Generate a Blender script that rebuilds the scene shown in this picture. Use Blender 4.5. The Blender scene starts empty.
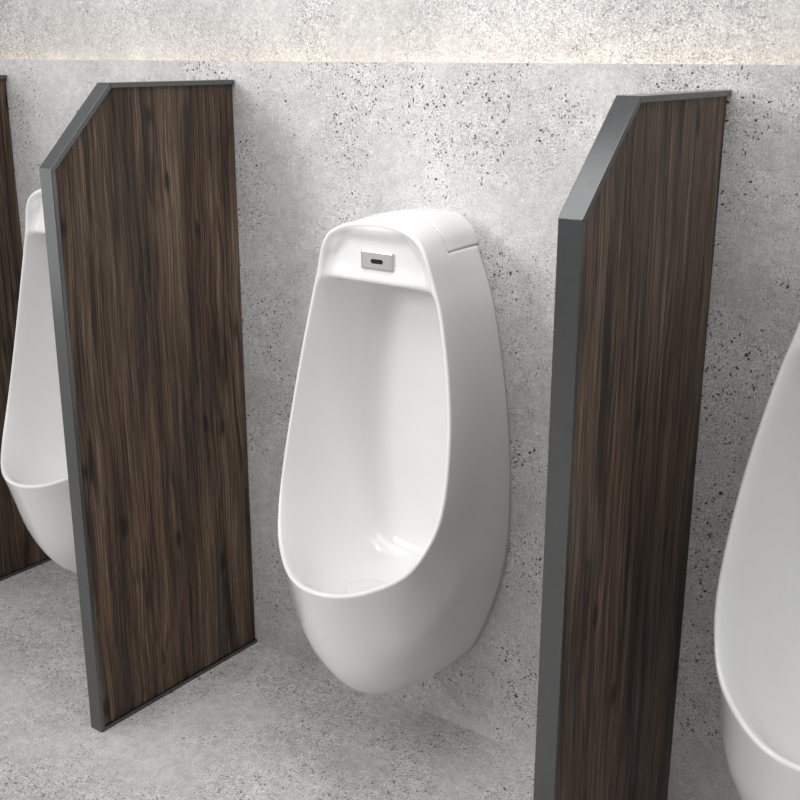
import bpy, bmesh, math, random
from mathutils import Vector, Matrix
C = bpy.context.scene.collection
V = Vector

# ------------------------------------------------------------------ helpers
def link(name, me, m, parent=None, smooth=False):
    o = bpy.data.objects.new(name, me); C.objects.link(o)
    if m: me.materials.append(m)
    if smooth:
        for p in me.polygons: p.use_smooth = True
    if parent: o.parent = parent
    return o
def mesh(name, vs, fs):
    me = bpy.data.meshes.new(name); me.from_pydata([tuple(v) for v in vs], [], fs); me.update(); return me
def struct(o): o['kind'] = 'structure'; return o
def thing(name, label, cat, group, loc):
    o = bpy.data.objects.new(name, None); C.objects.link(o); o.location = loc
    o.empty_display_size = .1
    o['label'] = label; o['category'] = cat; o['group'] = group
    return o
def dup(root, loc, label):
    r = root.copy(); C.objects.link(r); r.location = loc; r['label'] = label
    for ch in list(root.children):
        c = ch.copy(); C.objects.link(c); c.parent = r
        for g in list(ch.children):
            d = g.copy(); C.objects.link(d); d.parent = c
    return r
def prism(name, poly, x0, x1, bevel=0.0):
    """poly: list of (y,z) corners, extruded along x"""
    bm = bmesh.new()
    a = [bm.verts.new((x0, y, z)) for y, z in poly]; b = [bm.verts.new((x1, y, z)) for y, z in poly]
    n = len(poly)
    bm.faces.new(a); bm.faces.new(b[::-1])
    for i in range(n):
        j = (i+1) % n; bm.faces.new((a[j], a[i], b[i], b[j]))
    bmesh.ops.recalc_face_normals(bm, faces=bm.faces)
    if bevel: bmesh.ops.bevel(bm, geom=bm.edges[:], offset=bevel, segments=2, affect='EDGES', profile=.6)
    me = bpy.data.meshes.new(name); bm.to_mesh(me); bm.free(); return me
def boxm(name, x0, x1, y0, y1, z0, z1, bevel=0.0):
    return prism(name, [(y0, z0), (y1, z0), (y1, z1), (y0, z1)], x0, x1, bevel)

# ------------------------------------------------------------------ node materials
class NT:
    def __init__(s, name):
        s.m = bpy.data.materials.new(name); s.m.use_nodes = True; s.t = s.m.node_tree
        s.b = s.t.nodes['Principled BSDF']
    def n(s, typ, **k):
        nd = s.t.nodes.new(typ)
        for a, v in k.items(): setattr(nd, a, v)
        return nd
    def set(s, sock, v):
        if isinstance(v, bpy.types.NodeSocket): s.t.links.new(v, sock)
        else: sock.default_value = v
    def coord(s, scale=(1,1,1), loc=(0,0,0)):
        tc = s.n('ShaderNodeTexCoord'); mp = s.n('ShaderNodeMapping')
        s.t.links.new(tc.outputs['Object'], mp.inputs['Vector'])
        mp.inputs['Scale'].default_value = scale; mp.inputs['Location'].default_value = loc
        return mp.outputs['Vector']
    def noise(s, vec, scale, detail=4, rough=.55, dist=0.0, out='Fac'):
        nd = s.n('ShaderNodeTexNoise'); s.set(nd.inputs['Vector'], vec)
        nd.inputs['Scale'].default_value = scale; nd.inputs['Detail'].default_value = detail
        nd.inputs['Roughness'].default_value = rough; nd.inputs['Distortion'].default_value = dist
        return nd.outputs[out]
    def vor(s, vec, scale, feature='F1', out='Distance'):
        nd = s.n('ShaderNodeTexVoronoi', feature=feature); s.set(nd.inputs['Vector'], vec)
        nd.inputs['Scale'].default_value = scale
        return nd
    def math(s, op, a, b=0.0, c=None, clamp=False):
        nd = s.n('ShaderNodeMath', operation=op, use_clamp=clamp)
        s.set(nd.inputs[0], a); s.set(nd.inputs[1], b)
        if c is not None: s.set(nd.inputs[2], c)
        return nd.outputs[0]
    def ramp(s, fac, stops, interp='LINEAR'):
        nd = s.n('ShaderNodeValToRGB'); s.set(nd.inputs[0], fac); cr = nd.color_ramp; cr.interpolation = interp
        while len(cr.elements) < len(stops): cr.elements.new(.5)
        for e, (p, c) in zip(cr.elements, stops):
            e.position = p; e.color = (c, c, c, 1) if isinstance(c, (int, float)) else (*c, 1)
        return nd.outputs[0]
    def sstep(s, x, a, b):
        nd = s.n('ShaderNodeMapRange', interpolation_type='SMOOTHSTEP')
        s.set(nd.inputs[0], x); s.set(nd.inputs[1], a); s.set(nd.inputs[2], b)
        return nd.outputs[0]
    def mix(s, fac, a, b, mode='MIX'):
        nd = s.n('ShaderNodeMix', data_type='RGBA', blend_type=mode)
        s.set(nd.inputs[0], fac)
        for i, v in ((6, a), (7, b)):
            if isinstance(v, tuple): v = (*v, 1)
            s.set(nd.inputs[i], v)
        return nd.outputs[2]
    def bump(s, h, strength, dist):
        nd = s.n('ShaderNodeBump'); s.set(nd.inputs['Height'], h)
        nd.inputs['Strength'].default_value = strength; nd.inputs['Distance'].default_value = dist
        s.t.links.new(nd.outputs[0], s.b.inputs['Normal'])

def srgb(r, g, b):
    f = lambda c: (c/255/12.92) if c/255 <= .04045 else ((c/255+.055)/1.055)**2.4
    return (f(r), f(g), f(b))

def concrete(name, base, rough, pit=1.0, seed=0.0):
    M = NT(name); v = M.coord(loc=(seed, seed*.7, seed*.3))
    # irregular coordinates
    dn = M.n('ShaderNodeTexNoise'); M.set(dn.inputs['Vector'], v); dn.inputs['Scale'].default_value = 70; dn.inputs['Detail'].default_value = 3
    sub = M.n('ShaderNodeVectorMath', operation='SUBTRACT'); M.set(sub.inputs[0], dn.outputs['Color']); sub.inputs[1].default_value = (.5,.5,.5)
    sc = M.n('ShaderNodeVectorMath', operation='SCALE'); M.set(sc.inputs[0], sub.outputs[0]); sc.inputs['Scale'].default_value = .016
    ad = M.n('ShaderNodeVectorMath', operation='ADD'); M.set(ad.inputs[0], v); M.set(ad.inputs[1], sc.outputs[0])
    w = ad.outputs[0]
    cloud = M.noise(v, 2.6, 6, .6, .6)
    patch = M.noise(v, 9.0, 6, .65, .8)
    mott = M.noise(v, 45.0, 5, .7, .4)
    fine = M.math('ADD', M.math('MULTIPLY', M.noise(v, 330.0, 2, .7), .68), M.math('MULTIPLY', M.noise(v, 120.0, 3, .8), .32))
    dens = M.noise(v, 4.6, 4, .62)
    tone = M.math('ADD', M.math('MULTIPLY', M.math('SUBTRACT', cloud, .5), .8), M.math('MULTIPLY', M.math('SUBTRACT', patch, .5), .42))
    tone = M.math('ADD', tone, M.math('MULTIPLY', M.math('SUBTRACT', mott, .5), .75))
    tone = M.math('ADD', tone, M.math('MULTIPLY', M.math('SUBTRACT', fine, .5), M.math('ADD', 1.5, M.math('MULTIPLY', M.sstep(dens, .38, .62), 2.2))))
    tone = M.math('ADD', tone, 1.0)
    holes = None
    for scale, rmax, lo, hi in ((56, .18, .38, .60), (100, .29, .36, .58), (180, .44, .34, .58)):
        vo = M.vor(w, scale); 
        sp = M.n('ShaderNodeSeparateColor'); M.set(sp.inputs[0], vo.outputs['Color'])
        r = M.math('MULTIPLY', M.math('POWER', sp.outputs[0], 1.7), rmax)
        r = M.math('MULTIPLY', r, M.sstep(dens, lo, hi))
        h = M.math('MULTIPLY', M.sstep(M.math('SUBTRACT', r, vo.outputs['Distance']), -.015, .03), M.math('ADD', M.math('MULTIPLY', sp.outputs[1], .5), .6))
        holes = h if holes is None else M.math('MAXIMUM', holes, h)
    holes = M.math('MULTIPLY', holes, pit, clamp=True)
    # pale flecks
    vf = M.vor(w, 95); sf = M.n('ShaderNodeSeparateColor'); M.set(sf.inputs[0], vf.outputs['Color'])
    fl = M.math('MULTIPLY', M.sstep(M.math('SUBTRACT', M.math('MULTIPLY', M.math('POWER', sf.outputs[2], 3.0), .34), vf.outputs['Distance']), -.03, .1), .45)
    col = M.mix(1.0, base, (1,1,1), 'MULTIPLY')
    sc2 = M.n('ShaderNodeVectorMath', operation='SCALE'); M.set(sc2.inputs[0], col); M.set(sc2.inputs['Scale'], tone)
    col = M.mix(fl, sc2.outputs[0], tuple(min(1, c*1.45) for c in base))
    col = M.mix(M.math('MULTIPLY', holes, .93), col, (.03, .029, .028))
    M.set(M.b.inputs['Base Color'], col)
    M.set(M.b.inputs['Roughness'], M.math('ADD', M.math('MULTIPLY', mott, .2), rough-.1))
    hgt = M.math('SUBTRACT', M.math('ADD', M.math('MULTIPLY', mott, .25), M.math('MULTIPLY', fine, .12)), holes)
    M.bump(hgt, .35, .004)
    return M.m

def wood(name):
    M = NT(name)
    oi = M.n('ShaderNodeObjectInfo')
    tc = M.n('ShaderNodeTexCoord')
    geo = M.n('ShaderNodeNewGeometry')
    # shift per panel so that no two boards are alike
    cmb = M.n('ShaderNodeCombineXYZ'); M.set(cmb.inputs[1], M.math('MULTIPLY', oi.outputs['Random'], 7.3)); M.set(cmb.inputs[2], M.math('MULTIPLY', oi.outputs['Random'], 3.1))
    ad = M.n('ShaderNodeVectorMath', operation='ADD'); M.set(ad.inputs[0], tc.outputs['Object']); M.set(ad.inputs[1], cmb.outputs[0])
    sp0 = M.n('ShaderNodeSeparateXYZ'); M.set(sp0.inputs[0], ad.outputs[0])
    wv = M.n('ShaderNodeCombineXYZ'); M.set(wv.inputs[0], M.math('MULTIPLY', sp0.outputs[1], 5.0)); M.set(wv.inputs[1], M.math('MULTIPLY', sp0.outputs[2], 2.4))
    wob = M.math('MULTIPLY', M.math('SUBTRACT', M.noise(wv.outputs[0], 1.0, 2, .5), .5), .034)
    cw = M.n('ShaderNodeCombineXYZ'); M.set(cw.inputs[0], sp0.outputs[0]); M.set(cw.inputs[1], M.math('ADD', sp0.outputs[1], wob)); M.set(cw.inputs[2], sp0.outputs[2])
    ad = cw
    def mp(scale):
        m = M.n('ShaderNodeMapping'); M.set(m.inputs['Vector'], ad.outputs[0]); m.inputs['Scale'].default_value = scale; return m.outputs['Vector']
    broad = M.noise(mp((1,1,.10)), 13, 3, .5, .5)          # wide boards of tone
    mid = M.noise(mp((1,1,.028)), 62, 5, .6, .7)           # streaks
    fineg = M.noise(mp((1,1,.014)), 420, 3, .6, .15)        # pores
    # cathedral figure
    fig = M.noise(mp((1,1,.16)), 9, 3, .55, 1.2)
    rings = M.math('FRACT', M.math('MULTIPLY', fig, 17.0))
    rings = M.math('ABSOLUTE', M.math('SUBTRACT', rings, .5))
    dark = M.noise(mp((1,1,.07)), 21, 4, .6, 1.4)          # dark veins
    vein = M.sstep(dark, .555, .65)
    vein2 = M.math('SUBTRACT', 1.0, M.sstep(M.math('ABSOLUTE', M.math('SUBTRACT', M.noise(mp((1,1,.05)), 8, 3, .5, 1.0), .5)), .0, .012))
    # knots
    kc = M.n('ShaderNodeCombineXYZ'); M.set(kc.inputs[0], sp0.outputs[1]); M.set(kc.inputs[1], M.math('MULTIPLY', sp0.outputs[2], .40))
    vk = M.vor(kc.outputs[0], 9.0); vk.voronoi_dimensions = '2D'; sk = M.n('ShaderNodeSeparateColor'); M.set(sk.inputs[0], vk.outputs['Color'])
    kn = M.math('MULTIPLY', M.math('SUBTRACT', 1.0, M.sstep(M.math('ADD', vk.outputs['Distance'], M.math('MULTIPLY', M.math('SUBTRACT', mid, .5), .22)), .02, .11)), M.sstep(sk.outputs[0], .35, .5))
    t = M.math('ADD', M.math('MULTIPLY', M.math('SUBTRACT', broad, .5), 1.0), M.math('MULTIPLY', M.math('SUBTRACT', mid, .5), 1.05))
    t = M.math('ADD', t, M.math('MULTIPLY', M.math('SUBTRACT', fineg, .5), 1.9))
    t = M.math('ADD', t, M.math('MULTIPLY', M.math('SUBTRACT', rings, .25), .22))
    t = M.math('ADD', t, .49, clamp=True)
    col = M.ramp(t, [(0.0, srgb(32,26,22)), (.3, srgb(60,49,41)), (.55, srgb(86,71,60)), (.8, srgb(110,93,78)), (1, srgb(134,116,98))])
    hue = M.noise(mp((1,1,.12)), 7, 2, .5)
    col = M.mix(M.math('MULTIPLY', M.sstep(hue, .45, .7), .55), col, M.mix(1.0, col, (1.10,.93,.82), 'MULTIPLY'))
    col = M.mix(M.math('MULTIPLY', vein, .72), col, srgb(30,24,20))
    col = M.mix(M.math('MULTIPLY', vein2, .6), col, srgb(28,22,18))
    col = M.mix(M.math('MULTIPLY', kn, .8), col, srgb(24,19,16))
    M.set(M.b.inputs['Base Color'], col)
    M.b.inputs['Roughness'].default_value = .5
    M.b.inputs['Specular IOR Level'].default_value = .3
    M.bump(M.math('ADD', M.math('MULTIPLY', fineg, .6), M.math('MULTIPLY', mid, .4)), .25, .002)
    return M.m

def ceramic():
    M = NT('glazed_ceramic'); v = M.coord()
    n = M.noise(v, 6, 2, .5)
    M.set(M.b.inputs['Base Color'], M.ramp(n, [(.3, (.785,.783,.778)), (.7, (.81,.808,.803))]))
    M.b.inputs['Roughness'].default_value = .12
    M.b.inputs['IOR'].default_value = 1.5
    M.b.inputs['Coat Weight'].default_value = .25; M.b.inputs['Coat Roughness'].default_value = .04
    return M.m
def frame_metal():
    M = NT('anodised_grey_metal'); v = M.coord((1,1,1))
    n = M.noise(v, 90, 3, .6)
    M.set(M.b.inputs['Base Color'], M.ramp(n, [(.3, (.135,.138,.140)), (.7, (.148,.151,.153))]))
    M.b.inputs['Metallic'].default_value = .9
    M.set(M.b.inputs['Roughness'], M.math('ADD', M.math('MULTIPLY', n, .03), .17))
    return M.m
def chrome():
    M = NT('satin_chrome'); v = M.coord((1,1,20))
    n = M.noise(v, 60, 2, .5)
    M.b.inputs['Base Color'].default_value = (.66,.658,.65,1); M.b.inputs['Metallic'].default_value = 1
    M.set(M.b.inputs['Roughness'], M.math('ADD', M.math('MULTIPLY', n, .02), .28))
    return M.m
def black_glass():
    M = NT('black_lens'); v = M.coord(); n = M.noise(v, 50, 1)
    M.set(M.b.inputs['Base Color'], M.ramp(n, [(0, .004), (1, .008)])); M.b.inputs['Roughness'].default_value = .15
    return M.m

WALL = concrete('concrete_wall', srgb(188,187,185), .62, 1.0, 0.0)
UPPER = concrete('concrete_upper_wall', srgb(187,185,183), .66, .5, 4.3)
FLOOR = concrete('concrete_floor', srgb(196,194,191), .55, .8, 9.1)
WOOD = wood('dark_walnut_veneer'); CER = ceramic(); MET = frame_metal(); CHR = chrome(); BLK = black_glass()

# ------------------------------------------------------------------ room shell
LEDGE = 1.2335
struct(link('wall_back', boxm('wall_back', -3.2, 3.4, 0, .05, 0, LEDGE), WALL))
struct(link('wall_back_upper', boxm('wall_back_upper', -3.2, 3.4, .13, .25, .9, 2.9), UPPER))
struct(link('trim_1', boxm('trim_1', -3.2, 3.4, .05, .13, 1.10, 1.14), UPPER))
struct(link('floor', boxm('floor', -3.2, 3.4, -4.2, .25, -.08, 0), FLOOR))

# ------------------------------------------------------------------ partitions
H, HC, D, DC, T = 1.20, 1.067, .4317, .2986, .0319
LIP, RW, WG = .0062, .0085, .0012      # lip beyond the wood on each face, rail width seen from the side, gap at wall
def make_partition(loc, label):
    t = thing('urinal_divider', label, 'divider', 'dividers between the urinals', loc)
    y1 = -.001
    # wood panel, a little inside the frame; right face of the frame is x = 0
    k = RW*.6
    pts = [(y1, .004), (-D+k, .004), (-D+k, HC-.004), (-DC+.002, H-k), (y1, H-k)]
    link('wood_panel', prism('wood_panel', pts, -T+LIP, -LIP, .0006), WOOD, t)
    s = V((-(D-DC), HC-H)).normalized()   # along the slope in (y,z), downwards-front
    nin = V((-s.y, s.x)); 
    if nin.dot(V((1, -1))) < 0: nin = -nin
    def inner(a, da, b, db):
        # intersection of the lines offset inward by RW
        pa = a; det = da.x*(-db.y) + db.x*da.y
        r = b-a; tt = (r.x*(-db.y) + db.x*r.y)/det
        return a + da*tt
    top_i = inner(V((0, H-RW)), V((1, 0)), V((-DC, H))+nin*RW, s)
    bot_i = inner(V((-D+RW, 0)), V((0, 1)), V((-D, HC))+nin*RW, s)
    rails = [('top_rail', [(y1, H), (-DC, H), tuple(top_i), (y1, H-RW)]),
             ('sloped_rail', [(-DC, H), (-D, HC), tuple(bot_i), tuple(top_i)]),
             ('front_rail', [(-D, HC), (-D, 0), (-D+RW, RW), tuple(bot_i)]),
             ('bottom_rail', [(-D, 0), (y1, 0), (y1, RW), (-D+RW, RW)])]
    for nm, p in rails:
        o = link(nm, prism(nm, p, -T, 0, .0009), MET, t)
    return t
part = make_partition((-.7168, 0, 0), 'dark walnut divider cut off by the left edge, leftmost of the three dividers')
dup(part, (0, 0, 0), 'dark walnut divider with grey frame standing on the floor left of the whole urinal')
dup(part, (.9722, 0, 0), 'dark walnut divider right of the whole urinal, its foot cut off by the lower edge')

# ------------------------------------------------------------------ urinal (local: x centred, y toward the wall, z up)
NC = 14
RIM = [(0,.173,.988),(.051,.176,.984),(.088,.180,.969),(.106,.181,.944),(.120,.178,.899),(.134,.178,.85),(.154,.186,.752),
       (.167,.200,.653),(.171,.222,.554),(.161,.246,.495),(.136,.277,.449),(.089,.315,.422),(.045,.338,.411),(0,.345,.408)]
BACK = [(0,.993),(.044,.989),(.0735,.969),(.085,.942),(.101,.900),(.119,.85),(.140,.752),(.155,.653),(.164,.554),(.167,.46),(.162,.377),(.1367,.2775),(.0868,.171),(0,.1133)]
# cavity control points: [(w,d,z) x3] per index
CAV = [
 [(0,.12,.968),(0,.055,.94),(0,.042,.86)],
 [(.046,.12,.963),(.038,.055,.93),(.029,.042,.86)],
 [(.075,.12,.945),(.060,.055,.925),(.043,.042,.85)],
 [(.089,.12,.925),(.072,.055,.905),(.048,.042,.84)],
 [(.103,.118,.885),(.084,.055,.87),(.055,.042,.815)],
 [(.117,.115,.84),(.096,.055,.83),(.062,.042,.79)],
 [(.137,.115,.746),(.113,.055,.74),(.072,.042,.72)],
 [(.150,.12,.65),(.124,.055,.645),(.079,.042,.635)],
 [(.153,.135,.545),(.128,.058,.535),(.082,.042,.55)],
 [(.144,.158,.462),(.120,.064,.446),(.078,.042,.475)],
 [(.120,.200,.402),(.106,.080,.386),(.068,.040,.425)],
 [(.083,.255,.372),(.078,.105,.350),(.049,.040,.390)],
 [(.043,.290,.362),(.042,.125,.337),(.026,.040,.372)],
 [(0,.300,.360),(0,.133,.333),(0,.040,.366)]]
CEN = V((0, -.044, .6))
def cr(P, i, t):
    p0, p1, p2, p3 = P[i:i+4]
    return .5*((2*p1)+(p2-p0)*t+(2*p0-5*p1+4*p2-p3)*t*t+(3*p1-p0-3*p2+p3)*t**3)
def ext(L):
    P = [V(p) for p in L]
    mir = lambda p: V((-p.x, *p[1:]))
    return [mir(P[1])]+P+[mir(P[-2])]
def half(L, ts):
    P = ext(L); out = []
    for u in ts:
        i = min(int(u), NC-2); out.append(cr(P, i, u-i))
    return out
def sm(a, b, x):
    t = max(0, min(1, (x-a)/(b-a))); return t*t*(3-2*t)
def bspline(ctrl, ts):
    """clamped uniform cubic B-spline"""
    n = len(ctrl); k = 3
    kn = [0]*k + list(range(n-k+1)) + [n-k]*k
    out = []
    for u in ts:
        u = min(u*(n-k), n-k-1e-9); j = int(u)+k
        d = [ctrl[j-k+i].copy() for i in range(k+1)]
        for r in range(1, k+1):
            for i in range(k, r-1, -1):
                a = (u-kn[j-k+i])/(kn[i+1+j-r]-kn[j-k+i])
                d[i] = d[i-1]*(1-a)+d[i]*a
        out.append(d[k])
    return out

# evenly spaced parameters along the half rim
us = [i*(NC-1)/4000 for i in range(4001)]
hp = half(RIM, us); acc = [0]
for a, b in zip(hp, hp[1:]): acc.append(acc[-1]+(b-a).length)
NH = 130
TS = []; j = 0
for i in range(NH+1):
    target = acc[-1]*i/NH
    while j < 4000 and acc[j] < target: j += 1
    TS.append(us[j])
LIDZ, LIDD, GAP = .943, .112, .0013
def t_at(z):
    lo, hi = 0, 6.0
    for _ in range(40):
        m = (lo+hi)/2
        if half(RIM, [m])[0].z > z: lo = m
        else: hi = m
    return lo
ta, tb = t_at(LIDZ), t_at(LIDZ-GAP)
TS = sorted([t for t in TS if abs(t-ta) > .03 and abs(t-tb) > .03]+[ta, tb]); NH = len(TS)-1; IL = TS.index(ta)
rim_h = [V((w, -d, z)) for w, d, z in half(RIM, TS)]
back_h = [V((p.x, 0, p.y)) for p in half([(*b,) for b in BACK], TS)]
cav_h = [[V((w, -d, z)) for w, d, z in half([c[k] for c in CAV], TS)] for k in range(3)]
dz_t = [sm(7.2, 11.0, t) for t in TS]          # 0 upper sides, 1 at the lip
FACE_D, LEDGE_Z = .1645, .888
HB, HL, LY = .297, .179, .374
NO = 44; KL = 26

def smax(a, b, k):
    h = max(k-abs(a-b), 0)/k; return max(a, b)+h*h*k*.25
def path(i):
    R, B = rim_h[i], back_h[i]; t = dz_t[i]
    a, b = rim_h[max(i-1, 0)], rim_h[min(i+1, NH)]
    if i == 0: tan = V((1, 0, 0))
    elif i == NH: tan = V((-1, 0, 0))
    else: tan = (b-a).normalized()
    side = V((0, 1, 0)); low = V((0, LY, -1)).normalized()
    tout = (side*(1-t)+low*t); tout = (tout-tan*tout.dot(tan)).normalized()
    f = -tout; n = tan.cross(f)
    if n.dot(CEN+V((0, 0, -.02))-R) < 0 and t < .5: n = -n
    if t >= .5 and n.y < 0: n = -n
    n.normalize()
    rho = .0042*(1-t)+.0050*t
    R = R - n*.002                          # outer edge sits a touch outside the ridge
    P0 = R - f*rho
    # outer: bezier from wall to rim
    L = (P0-B).length
    h1 = B + V((0, -1, 0))*(L*.36*(1-t)+HB*t)
    h2 = P0 + tout*(L*.36*(1-t)+HL*t)
    bul = n*(-.007*sm(.955, .985, R.z)*(1-t))
    h1 += bul; h2 += bul
    bz = lambda u: B*(1-u)**3+h1*3*u*(1-u)**2+h2*3*u*u*(1-u)+P0*u**3
    def at_y(y):
        lo, hi = 0., 1.
        for _ in range(40):
            m = (lo+hi)/2
            if bz(m).y > y: lo = m
            else: hi = m
        return lo
    ua, ub = (at_y(-LIDD), at_y(-LIDD-GAP)) if t < .05 else (KL/NO, (KL+1)/NO)
    out = [bz(ua*k/KL) for k in range(KL+1)]+[bz(ub+(1-ub)*k/(NO-KL-1)) for k in range(NO-KL)]
    Cc = R + n*rho - f*rho
    roll = [Cc - n*rho*math.cos(p)+f*rho*math.sin(p) for p in [math.radians(118)*q/10 for q in range(1, 11)]]
    Q0 = roll[-1]
    Q1 = Q0 + (tout*.75+n*.66)*(.012+.010*t)
    ctrl = [Q0, Q1] + [cav_h[k][i] for k in range(3)]
    mid = cav_h[2][i]*.45+CEN*.55; mid.y = CEN.y+.0005
    ctrl += [mid, CEN.copy()]
    NI = 110; NF = 900
    inn = bspline(ctrl, [k/NF for k in range(0, NF+1)])
    # spreader block behind the sensor: face proud of the cavity, with a rounded lower edge
    res = []
    for p in inn:
        e = sm(LEDGE_Z-.020, LEDGE_Z+.004, p.z)
        if e > 0:
            wr = .112+.36*(.93-p.z) if p.z < .93 else .112-.9*(p.z-.93)
            face = FACE_D + .004*sm(LEDGE_Z+.035, LEDGE_Z, p.z) + .009*max(sm(wr-.030, wr-.004, abs(p.x)), sm(.953, .978, p.z))
            nd = smax(-p.y, face, .012)
            p = V((p.x, -(-p.y*(1-e)+nd*e), p.z))
        res.append(p)
    al = [0.]
    for a, b in zip(res, res[1:]): al.append(al[-1]+(b-a).length)
    rs = []; j = 0
    for k in range(1, NI):
        tg = al[-1]*k/NI
        while al[j+1] < tg: j += 1
        rs.append(res[j].lerp(res[j+1], (tg-al[j])/((al[j+1]-al[j]) or 1)))
    res = rs+[res[-1]]
    return out, roll, res, n
paths = [path(i) for i in range(NH+1)]
def build_ring(getter):
    """rows of verts along the whole loop (right half then mirrored left half)"""
    vs = []; ring = []
    order = [(i, 1) for i in range(NH+1)] + [(i, -1) for i in range(NH-1, 0, -1)]
    rows = [getter(i) for i in range(NH+1)]; m = len(rows[0])
    for i, s in order:
        for p in rows[i]: vs.append((p.x*s, p.y, p.z))
    return vs, len(order), m
def urinal_body():
    def g(i):
        o, r, inn, n = paths[i]
        if i <= IL: o = [p+n*.0035 if k <= KL else p for k, p in enumerate(o)]
        return o+r+inn[:-1]
    vs, n, m = build_ring(g); fs = []
    for i in range(n):
        j = (i+1) % n
        for k in range(m-1):
            fs.append((i*m+k, i*m+k+1, j*m+k+1, j*m+k))
    c = len(vs); vs.append((CEN.x, CEN.y, CEN.z))
    for i in range(n): fs.append((i*m+m-1, c, ((i+1) % n)*m+m-1))
    # close the back against the wall
    fs.append(tuple(i*m for i in range(n)))
    me = mesh('bowl', vs, fs)
    bm = bmesh.new(); bm.from_mesh(me); bmesh.ops.recalc_face_normals(bm, faces=bm.faces); bm.to_mesh(me); bm.free()
    return me
def lid_mesh():
    # cover over the top rear of the body: follows the outer surface, a little proud, with a thin rolled edge
    il = IL; rows = [paths[i][0][:KL+1] for i in range(il+1)]; n = KL+1
    idx = [(i, 1) for i in range(il, 0, -1)]+[(i, -1) for i in range(0, il+1)]
    G = [[V((rows[i][k].x*s, rows[i][k].y, rows[i][k].z)) for k in range(n)] for i, s in idx]
    w = len(G)
    def nrm(a, k):
        a0, a1 = max(a-1, 0), min(a+1, w-1); k0, k1 = max(k-1, 0), min(k+1, n-1)
        v = (G[a1][k]-G[a0][k]).cross(G[a][k1]-G[a][k0]).normalized()
        return v if v.dot(G[a][k]-V((0, G[a][k].y, .93))) > 0 else -v
    N_ = [[nrm(a, k) for k in range(n)] for a in range(w)]
    vs = [G[a][k]+N_[a][k]*.0002 for a in range(w) for k in range(n)]
    fs = [(a*n+k, (a+1)*n+k, (a+1)*n+k+1, a*n+k+1) for a in range(w-1) for k in range(n-1)]
    # edge turned down into the body
    border = [(0, k) for k in range(n)]+[(a, n-1) for a in range(1, w)]+[(w-1, k) for k in range(n-2, -1, -1)]
    base = len(vs); nb = len(border)
    for a, k in border: vs.append(G[a][k]-N_[a][k]*.0030)
    for q in range(nb-1):
        a, b = border[q], border[q+1]
        fs.append((a[0]*n+a[1], b[0]*n+b[1], base+q+1, base+q))
    me = mesh('top_cover', vs, fs)
    bm = bmesh.new(); bm.from_mesh(me); bmesh.ops.recalc_face_normals(bm, faces=bm.faces); bm.to_mesh(me); bm.free()
    return me
def lathe(name, prof, seg=64):
    vs = []; fs = []; m = len(prof)
    for i in range(seg):
        a = 2*math.pi*i/seg
        for r, z in prof: vs.append((r*math.cos(a), r*math.sin(a), z))
    for i in range(seg):
        j = (i+1) % seg
        for k in range(m-1): fs.append((i*m+k, j*m+k, j*m+k+1, i*m+k+1))
    fs.append(tuple(i*m for i in range(seg))[::-1]); fs.append(tuple(i*m+m-1 for i in range(seg)))
    me = mesh(name, vs, fs)
    bm = bmesh.new(); bm.from_mesh(me); bmesh.ops.recalc_face_normals(bm, faces=bm.faces); bm.to_mesh(me); bm.free()
    return me
def floor_z(d):
    o = [p for p in paths[NH][2]]
    for a, b in zip(o, o[1:]):
        if -a.y >= d >= -b.y and a.z < .40: return a.z, (b.z-a.z)/(b.y-a.y)
    return .35, 0
def make_urinal(loc, label):
    t = thing('wall_urinal', label, 'urinal', 'urinals along the wall', loc)
    link('bowl', urinal_body(), CER, t, True)
    link('top_cover', lid_mesh(), CER, t, True)
    # sensor plate on the face of the niche
    pl = link('sensor_plate', boxm('sensor_plate', -.0325, .0325, -FACE_D-.0042, -FACE_D+.004, .9125, .9425, .0022), CHR, t)
    pl['label'] = 'satin chrome sensor plate'
    bm = bmesh.new()
    prof = []
    for q in range(24):
        a = 2*math.pi*q/24; c = .0085 if math.cos(a) > 0 else -.0085
        prof.append((c+.0038*math.cos(a), .9265+.0038*math.sin(a)))
    y = -FACE_D-.0046
    f = [bm.verts.new((x, y, z)) for x, z in prof]; g = [bm.verts.new((x, y+.002, z)) for x, z in prof]
    bm.faces.new(f)
    for q in range(24): bm.faces.new((f[q], f[(q+1) % 24], g[(q+1) % 24], g[q]))
    bmesh.ops.recalc_face_normals(bm, faces=bm.faces)
    me = bpy.data.meshes.new('sensor_lens'); bm.to_mesh(me); bm.free()
    le = link('sensor_lens', me, BLK, pl); le['label'] = 'black sensor lens'
    dd = .19; z, sl = floor_z(dd)
    dr = link('drain_cover', lathe('drain_cover', [(.039,-.010),(.039,.0012),(.0455,.0016),(.046,.0030),(.0446,.0046),(.042,.0053),(.025,.0059),(.001,.0062)]), CER, t, True)
    dr.location = (0, -dd, z); dr.rotation_euler = (math.atan(sl), 0, 0)
    return t
u = make_urinal((.47, 0, 0), 'white ceramic wall urinal seen whole in the middle, chrome sensor plate on top')
dup(u, (-.331, 0, 0), 'white urinal half hidden behind the left full divider, near the left edge')
dup(u, (1.2664, 0, 0), 'white urinal cut off by the right edge, right of the right-hand divider')

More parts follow.
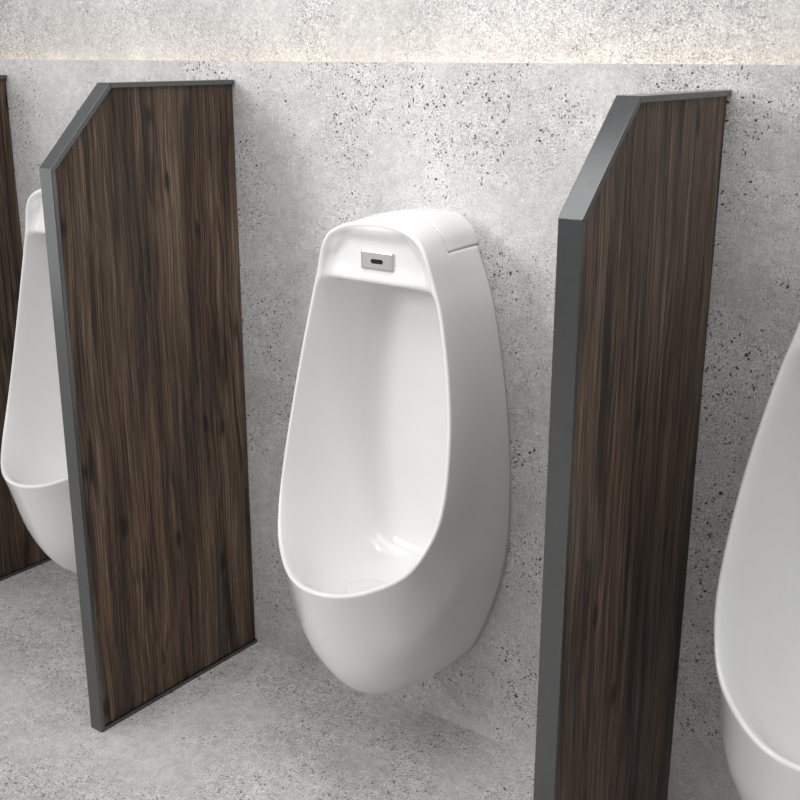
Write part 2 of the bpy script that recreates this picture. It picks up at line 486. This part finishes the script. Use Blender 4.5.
# ------------------------------------------------------------------ camera
f, pitch, yaw, cx, cy, cz, roll = [1117.76566, 0.30133, -0.63842, 1.56845, -1.5853, 1.24929, 0.00114]
fw = V((math.sin(yaw)*math.cos(pitch), math.cos(yaw)*math.cos(pitch), -math.sin(pitch)))
r = V((math.cos(yaw), -math.sin(yaw), 0)); up = r.cross(fw)
r2 = r*math.cos(roll)+up*math.sin(roll); u2 = up*math.cos(roll)-r*math.sin(roll)
cam = bpy.data.cameras.new('camera'); co = bpy.data.objects.new('camera', cam); C.objects.link(co)
cam.sensor_fit = 'HORIZONTAL'; cam.sensor_width = 36; cam.lens = f/800*36; cam.clip_start = .02
M = Matrix((( r2.x, u2.x, -fw.x, cx), (r2.y, u2.y, -fw.y, cy), (r2.z, u2.z, -fw.z, cz), (0,0,0,1)))
co.matrix_world = M
bpy.context.scene.camera = co

# ------------------------------------------------------------------ light
def area(name, loc, target, sx, sy, power, col=(1,1,1), spread=None):
    l = bpy.data.lights.new(name, 'AREA'); l.shape = 'RECTANGLE'; l.size = sx; l.size_y = sy; l.energy = power; l.color = col
    if spread: l.spread = spread
    o = bpy.data.objects.new(name, l); C.objects.link(o); o.location = loc
    o.rotation_euler = (V(target)-V(loc)).to_track_quat('-Z', 'Y').to_euler()
    return o
area('ceiling_softbox', (.5, -.72, 2.2), (.5, -.71, 0), 3.0, .52, 9.0, (1, .99, .98))
area('overhead_fill', (.1, -2.0, 2.7), (.2, -.6, 0), 2.6, .9, 20, (1, .995, .99))  # added fill, no real fixture: lifts the floor and urinal bellies
area('left_soft_fill', (-2.9, -2.3, 1.35), (.3, 0, .7), 2.6, 2.6, 18, (1, .998, .995))  # invented broad fill from the left, brightens the divider's front rail; no window modelled
area('key_light', (-1.25, -3.1, 2.1), (.42, 0, 1.38), .7, .7, 3.9, (1, .995, .985), math.radians(50))
area('wall_spot', (.75, -.50, 2.15), (.48, 0, 1.12), .2, .12, .4, (1, .99, .98), math.radians(55))
area('cove_strip', (.1, .108, 1.205), (.1, .13, 1.26), 6.4, .012, 1.35, (1, .82, .6))
w = bpy.data.worlds.new('world'); bpy.context.scene.world = w; w.use_nodes = True
nt = w.node_tree; bg = nt.nodes['Background']
tc = nt.nodes.new('ShaderNodeTexCoord'); sx = nt.nodes.new('ShaderNodeSeparateXYZ'); cr_ = nt.nodes.new('ShaderNodeValToRGB'); mr = nt.nodes.new('ShaderNodeMapRange')
nt.links.new(tc.outputs['Generated'], sx.inputs[0]); nt.links.new(sx.outputs['Z'], mr.inputs[0]); mr.inputs[1].default_value = -1; mr.inputs[2].default_value = 1
nt.links.new(mr.outputs[0], cr_.inputs[0])
e = cr_.color_ramp.elements; e[0].position = .30; e[0].color = (.25,.25,.25,1); e[1].position = .6; e[1].color = (.68,.68,.69,1)
nt.links.new(cr_.outputs[0], bg.inputs[0]); bg.inputs[1].default_value = .85
sc = bpy.context.scene
sc.view_settings.view_transform = 'Standard'; sc.view_settings.look = 'None'; sc.view_settings.exposure = .13
